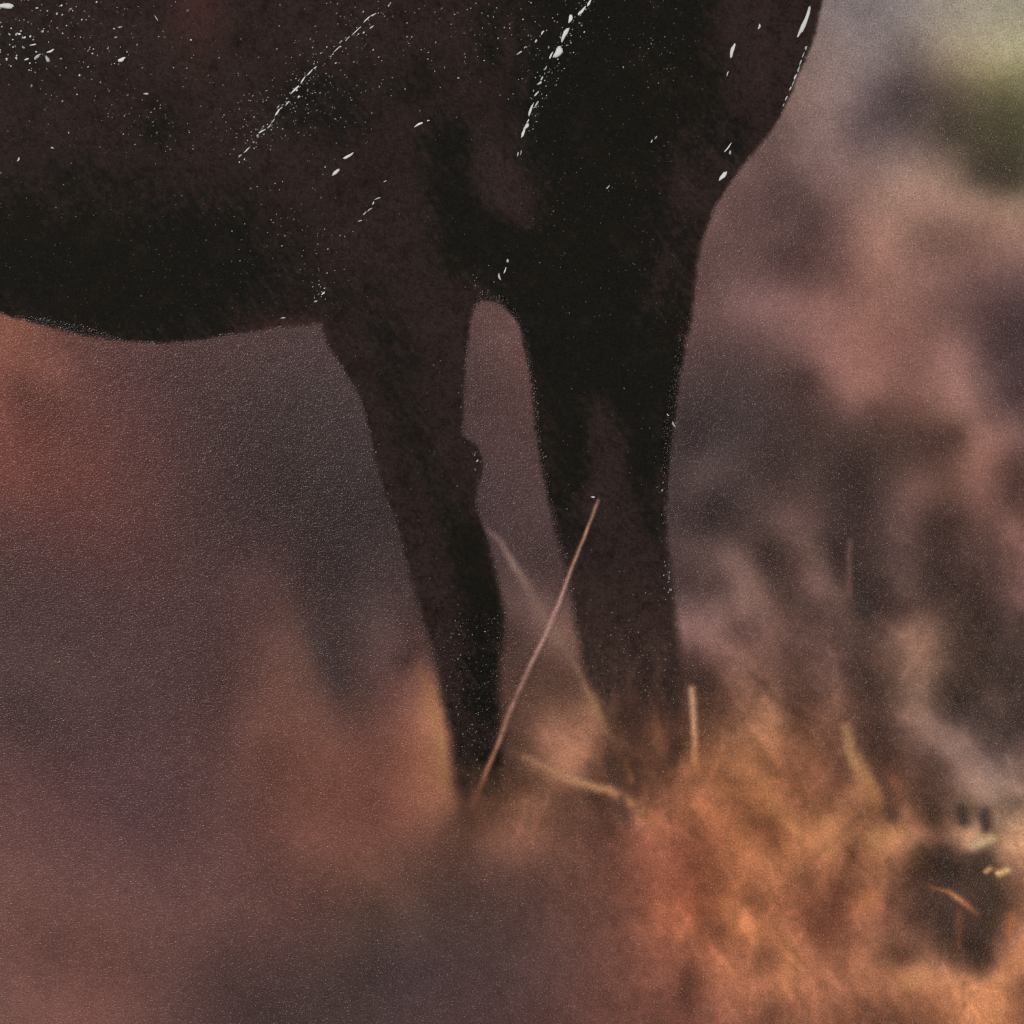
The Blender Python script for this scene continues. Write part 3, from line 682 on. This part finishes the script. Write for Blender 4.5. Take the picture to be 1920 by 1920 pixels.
# ------------------------------------------------------------------ the card itself
M0, M1, STEP = -240.0, 2160.0, 3.0
gx, gy, nx, ny = grid_arrays(M0, M1, M0, M1, STEP)
idx = np.arange(nx * ny).reshape(ny, nx)
quads = np.c_[idx[:-1, :-1].ravel(), idx[1:, :-1].ravel(), idx[1:, 1:].ravel(), idx[:-1, 1:].ravel()]
nb = nx * ny
corner = [idx[0, 0], idx[0, -1], idx[-1, -1], idx[-1, 0]]
bx = np.r_[gx, gx[corner]]
by = np.r_[gy, gy[corner]]
bz = np.r_[np.full(nb, ZT), np.full(4, 0.0002)]
sides = [(corner[k], corner[(k + 1) % 4], nb + (k + 1) % 4, nb + k) for k in range(4)] + [(nb, nb + 1, nb + 2, nb + 3)]
me = mesh_from("art_print", np.c_[wx(bx), wy(by), bz], np.concatenate([quads, np.array(sides)]), False)
set_ink(me, bx, by)
card = link(me, "art_print", MAT_CARD)
card["label"] = "printed card picture of a dark horse's belly and two forelegs above glowing orange grass"
card["category"] = "art print"

# ------------------------------------------------------------------ varnished horse: belly, far and near foreleg
ZV = ZT + 0.00004
k1 = (602.0, 607.0)
k2 = (905.0, 563.0)
k3 = (1321.0, 440.0)
iR = R_OUT.index(min(R_OUT, key=lambda p: (p[0] - k3[0]) ** 2 + (p[1] - k3[1]) ** 2))
body_poly = BELLY + [k2] + R_OUT[iR:] + [(-260, -262)]
def cut_y(pts, y): return [p for p in pts if p[1] <= y]
far_poly = [k1] + cut_y(L_OUT[1:], 1500) + cut_y(L_IN, 1500)
near_poly = [k2] + cut_y(R_IN[1:], 1440) + cut_y(R_OUT[:iR + 1], 1440)
body = clipped_sheet("horse_body", body_poly, 2.6, ZV, MAT_VARNISH, card, 0.00004)
body["label"] = "glossy brown and black belly and shoulder of the printed horse"
far = clipped_sheet("horse_foreleg", far_poly, 2.6, ZV, MAT_VARNISH, card, 0.00004)
far["label"] = "slimmer brown far foreleg, left of the two"
nearleg = clipped_sheet("horse_foreleg", near_poly, 2.6, ZV, MAT_VARNISH, card, 0.00004)
nearleg["label"] = "thicker black near foreleg, right of the two"

# ------------------------------------------------------------------ grass blades and clump, each its own patch of ink
def ribbon(pts, w0, w1):
    p = np.asarray(smooth_curve(pts, 3), float)
    t = np.gradient(p, axis=0)
    n = np.c_[-t[:, 1], t[:, 0]] / np.hypot(t[:, 0], t[:, 1])[:, None]
    w = np.linspace(w0, w1, len(p))[:, None]
    return [tuple(q) for q in np.r_[p + n * w, (p - n * w)[::-1]]]
ZB = ZT + 0.00006
for pts, w0, w1, lab in [
    (STRAW, 12, 7, "long thin straw slanting across both legs"),
    ([(1296,1288),(1302,1350),(1304,1430)], 11, 12, "short upright pale blade beside the near foreleg"),
    ([(980,1416),(1030,1442),(1085,1465),(1140,1478),(1198,1514)], 12, 14, "bent blade lying between the hooves"),
    ([(1583,1350),(1604,1425),(1632,1476),(1650,1510)], 17, 22, "blurred leaning blade right of the legs"),
    ([(1745,1667),(1790,1679),(1815,1693),(1836,1715)], 9, 9, "small orange blade on the dark clump")]:
    o = clipped_sheet("grass_blade", ribbon(pts, w0, w1), 2.0, ZB, MAT_CARD, card, 0.00006)
    o["label"] = lab
clump_poly = smooth_curve([(1668,1660),(1700,1622),(1745,1592),(1800,1590),(1850,1612),(1898,1642),(1915,1690),(1890,1740),(1862,1800),(1840,1818),(1810,1798),(1760,1800),(1700,1812),(1672,1780),(1660,1720),(1668,1660)])[:-1]
o = clipped_sheet("dark_clump", clump_poly, 2.6, ZT + 0.00002, MAT_CARD, card, 0.00002)
o["label"] = "blurred dark clump in the orange grass"

# ------------------------------------------------------------------ highlights on the gloss, put in as small white domes
rng = random.Random(11)
def glint_mesh(L, W, seed, tone, name="gloss_glint"):
    """an irregular elongated glint shape, slightly domed; L, W in photograph pixels"""
    r = random.Random(seed)
    n = 14
    ph = [r.uniform(0, 6.28) for _ in range(4)]
    rim = []
    skew = r.uniform(-0.25, 0.25)
    for k in range(n):
        t = 2 * math.pi * k / n
        rad = 1 + 0.16 * math.sin(2 * t + ph[0]) + 0.11 * math.sin(3 * t + ph[1]) + 0.09 * math.sin(5 * t + ph[2])
        u, v = math.cos(t) * rad * L / 2, math.sin(t) * rad * W / 2
        v += skew * W * (u / (L / 2)) ** 2
        rim.append((u * S, v * S))
    h = 0.25 * W * S
    V = [(x, y, 0.0) for x, y in rim] + [(x * 0.72, y * 0.72, h) for x, y in rim] + [(0, 0, h * 1.25)]
    F = [(k, (k + 1) % n, n + (k + 1) % n, n + k) for k in range(n)] + [(n + k, n + (k + 1) % n, 2 * n) for k in range(n)]
    me = bpy.data.meshes.new(name)
    me.from_pydata(V, [], F)
    a = me.attributes.new("tone", 'FLOAT_COLOR', 'POINT')
    a.data.foreach_set("color", [c for _ in V for c in (tone[0], tone[1], tone[2], 1.0)])
    return me
WHITE = (0.80, 0.81, 0.80)
# (x, y, length, width, angle counter-clockwise)
GLINTS = [
 (1105,5,18,6,58),(1091,21,22,7,52),(1070,35,17,9,68),(1059,64,30,10,58),(1047,98,30,14,62),(1033,104,18,4,66),(1023,128,10,4,52),(1016,147,11,4,64),(1012,156,12,5,38),(1006,176,12,5,45),
 (995,206,30,6,72),(1006,195,14,5,62),(987,237,16,8,62),(981,250,16,7,65),(971,289,8,3.5,76),(977,286,9,3.5,78),(990,227,10,3,60),(1017,61,11,4,52),(1005,77,8,4.5,50),(974,99,15,3,36),(984,89,6,3,50),
 (450,292,9,5,35),(463,281,16,3,42),(483,254,7,4.5,40),(491,246,17,4,32),(505,237,12,3.5,45),(512,227,13,3.5,52),(520,211,17,4.5,58),(527,203,7,4,40),(539,193,9,4.5,48),(553,168,24,5,42),(568,150,19,3.5,56),(581,136,17,3.5,50),(591,127,8,4,48),
 (632,92,18,2.5,44),(652,72,14,2.5,44),(668,58,22,2.5,44),(688,36,19,3,46),(700,28,12,3.5,30),(697,51,11,3,32),
 (653,293,21,7,32),(630,323,17,9,46),(684,400,10,3.5,42),(693,393,12,4,40),(700,381,7,4,55),(708,372,12,3.5,24),(675,414,8,2.5,12),(722,340,6,3.5,20),(785,233,19,5.5,32),(803,226,5,4,20),
 (1230,258,7,4.5,52),(1140,351,12,3,48),(1222,265,6,3.5,60),(936,519,14,6,100),(947,507,12,4,68),(952,489,8,6,95),(1263,796,15,5,-58),(1252,778,6,3.5,-40),(1112,932,7,5.5,0),(895,864,6,5,60),
 (1509,42,60,11,69),(1373,95,33,7.5,76),(1364,138,9,3,70),(1424,50,11,6,66),(1511,90,10,5.5,70),(1506,103,11,3,66),(1501,117,12,4.5,64),(1497,130,13,5,66),(1491,144,14,4,62),(1487,156,12,3,68),(1482,166,10,3.5,60),(1474,184,9,4.5,64),(1469,197,8,2.5,66),
 (1365,277,21,4,52),(1369,286,9,6,70),(1356,330,22,10,56),
 (10,11,40,11,-3),(95,96,18,5,28),(70,106,15,7,32),(89,111,13,9,-50),(50,111,9,5,26),(228,112,17,8,20),(274,176,10,6,10),(62,84,15,3.5,14),(293,34,15,2.5,-58),(225,51,8,4,10),(35,299,8,5,60),(98,277,6,4.5,0),
 (531,596,10,4.5,0),(606,550,10,4,38),(592,565,8,4,14),
]
body_pieces = 0
for k, (x, y, L_, W_, ang) in enumerate(GLINTS):
    g = rng.uniform(0.8, 1.0) if L_ > 15 else rng.uniform(0.45, 0.9)
    host = body
    if y > 600:
        host = far if x < 930 else nearleg
    elif x > 905 and y > 563 - (x - 905) * 123 / 416:
        host = nearleg
    o = link(glint_mesh(L_ * 0.95, W_ * (0.8 if W_ > 6 else 0.68), 900 + k, tuple(c * g for c in WHITE)), "gloss_glint", MAT_GLINT, host)
    o.location = (wx(x), wy(y), ZV + 0.000002)
    o.rotation_euler = (0, 0, math.radians(ang))

# pin-prick glints modelled as pale specks, too many to count: one piece for each part of the horse
def specks(name, host, pts):
    V, F, T = [], [], []
    for (x, y, s, e, ang, tone) in pts:
        b = len(V)
        ca, sa = math.cos(ang), math.sin(ang)
        for k in range(6):
            t = math.pi * k / 3
            u, v = math.cos(t) * s * e * 0.44, math.sin(t) * s * 0.44
            V.append((wx(x) + (u * ca - v * sa) * S, wy(y) + (u * sa + v * ca) * S, ZV + 0.000002))
        V.append((wx(x), wy(y), ZV + 0.2 * s * S))
        for k in range(6):
            F.append((b + k, b + (k + 1) % 6, b + 6))
        T += [tone] * 7
    me = mesh_from(name, V, F, False)
    a = me.attributes.new("tone", 'FLOAT_COLOR', 'POINT')
    T = np.array(T)
    a.data.foreach_set("color", np.c_[T * 0.98, T, T * 1.0, np.ones(len(T))].astype(np.float32).ravel())
    o = link(me, name, MAT_GLINT, host)
    o["kind"] = "stuff"
    return o
def tone_pick(lo, hi, p=2.2): return lo + (hi - lo) * rng.random() ** p
raw = []
def cloud(n, cx, cy, sx, sy, s0, s1, lo, hi, ang=0.8, p=1.6):
    for _ in range(n):
        if rng.random() < 0.62: raw.append((rng.gauss(cx, sx), rng.gauss(cy, sy), s0 + (s1 - s0) * rng.random() ** 2, rng.uniform(1, 1.7), rng.gauss(ang, 0.6), tone_pick(lo, hi, p)))
def spread(n, x0, x1, y0, y1, s0, s1, lo, hi, p=2.4):
    for _ in range(n):
        if rng.random() < 0.6: raw.append((rng.uniform(x0, x1), rng.uniform(y0, y1), s0 + (s1 - s0) * rng.random() ** 2, rng.uniform(1, 1.8), rng.gauss(0.9, 0.7), tone_pick(lo, hi, p)))
def along(n, pts, sig, s0, s1, lo, hi):
    for _ in range(n):
        k = rng.randrange(len(pts) - 1)
        t = rng.random()
        raw.append((pts[k][0] + t * (pts[k + 1][0] - pts[k][0]) + rng.gauss(0, sig), pts[k][1] + t * (pts[k + 1][1] - pts[k][1]) + rng.gauss(0, sig),
                    s0 + (s1 - s0) * rng.random() ** 2, rng.uniform(1, 2), rng.gauss(0.8, 0.3), tone_pick(lo, hi, 1.4)))
cloud(110, 50, 60, 80, 45, 2.2, 4.8, 0.18, 0.75)
cloud(34, 22, 82, 28, 20, 2.8, 5.2, 0.40, 0.85)
cloud(180, 110, 80, 130, 80, 1.8, 4.2, 0.10, 0.7)
cloud(360, 180, 130, 220, 120, 1.6, 3.4, 0.05, 0.45)
along(60, [(450,292),(520,212),(590,128),(740,5)], 7, 1.6, 3.4, 0.15, 0.8)
along(170, [(470,270),(600,120),(720,10)], 40, 1.6, 3.0, 0.06, 0.5)
cloud(230, 600, 190, 75, 50, 1.6, 2.9, 0.05, 0.36)
cloud(90, 430, 235, 50, 35, 1.7, 3.0, 0.06, 0.4)
cloud(70, 285, 240, 40, 25, 1.7, 3.0, 0.06, 0.35)
along(90, [(1105,5),(1045,100),(985,250)], 12, 1.6, 2.8, 0.05, 0.45)
cloud(130, 1000, 60, 60, 60, 1.7, 3.6, 0.08, 0.6)
cloud(110, 880, 60, 80, 60, 1.7, 3.2, 0.06, 0.45)
spread(520, 960, 1320, 0, 520, 1.5, 2.6, 0.02, 0.16)
cloud(40, 1225, 110, 26, 30, 1.7, 3.0, 0.06, 0.35)
spread(1500, -200, 1300, -200, 620, 1.4, 2.3, 0.02, 0.12)
spread(520, 0, 700, 380, 640, 1.4, 2.4, 0.02, 0.13)
cloud(60, 520, 440, 60, 40, 1.7, 3.0, 0.08, 0.5)
cloud(40, 600, 450, 30, 60, 1.6, 2.8, 0.06, 0.4)
along(18, [(590,500),(602,565)], 9, 1.6, 2.8, 0.1, 0.5)
cloud(26, 905, 530, 14, 12, 1.6, 3.0, 0.1, 0.5)
spread(260, 600, 940, 600, 1500, 1.4, 2.4, 0.03, 0.18)
spread(420, 980, 1300, 560, 1400, 1.4, 2.4, 0.03, 0.18)
spread(120, 840, 940, 1150, 1480, 1.8, 2.8, 0.05, 0.35, 2.0)
spread(90, 1090, 1275, 1050, 1400, 1.8, 2.8, 0.05, 0.35, 2.0)
along(60, [(985,640),(1010,850),(1050,1020),(1085,1180)], 6, 1.6, 2.6, 0.05, 0.32)
along(60, [(1245,900),(1255,1060),(1262,1130)], 10, 1.8, 3.0, 0.06, 0.4)
along(50, [(875,650),(868,770),(900,870),(905,980)], 6, 1.6, 2.6, 0.05, 0.32)
along(60, [(640,690),(700,850),(760,1040)], 6, 1.6, 2.6, 0.05, 0.32)
R = np.array(raw)
for host, poly in ((body, body_poly), (far, far_poly), (nearleg, near_poly)):
    keep = poly_sdf(R[:, 0], R[:, 1], poly) > 3
    specks("glint_flecks", host, [raw[i] for i in np.nonzero(keep)[0]])
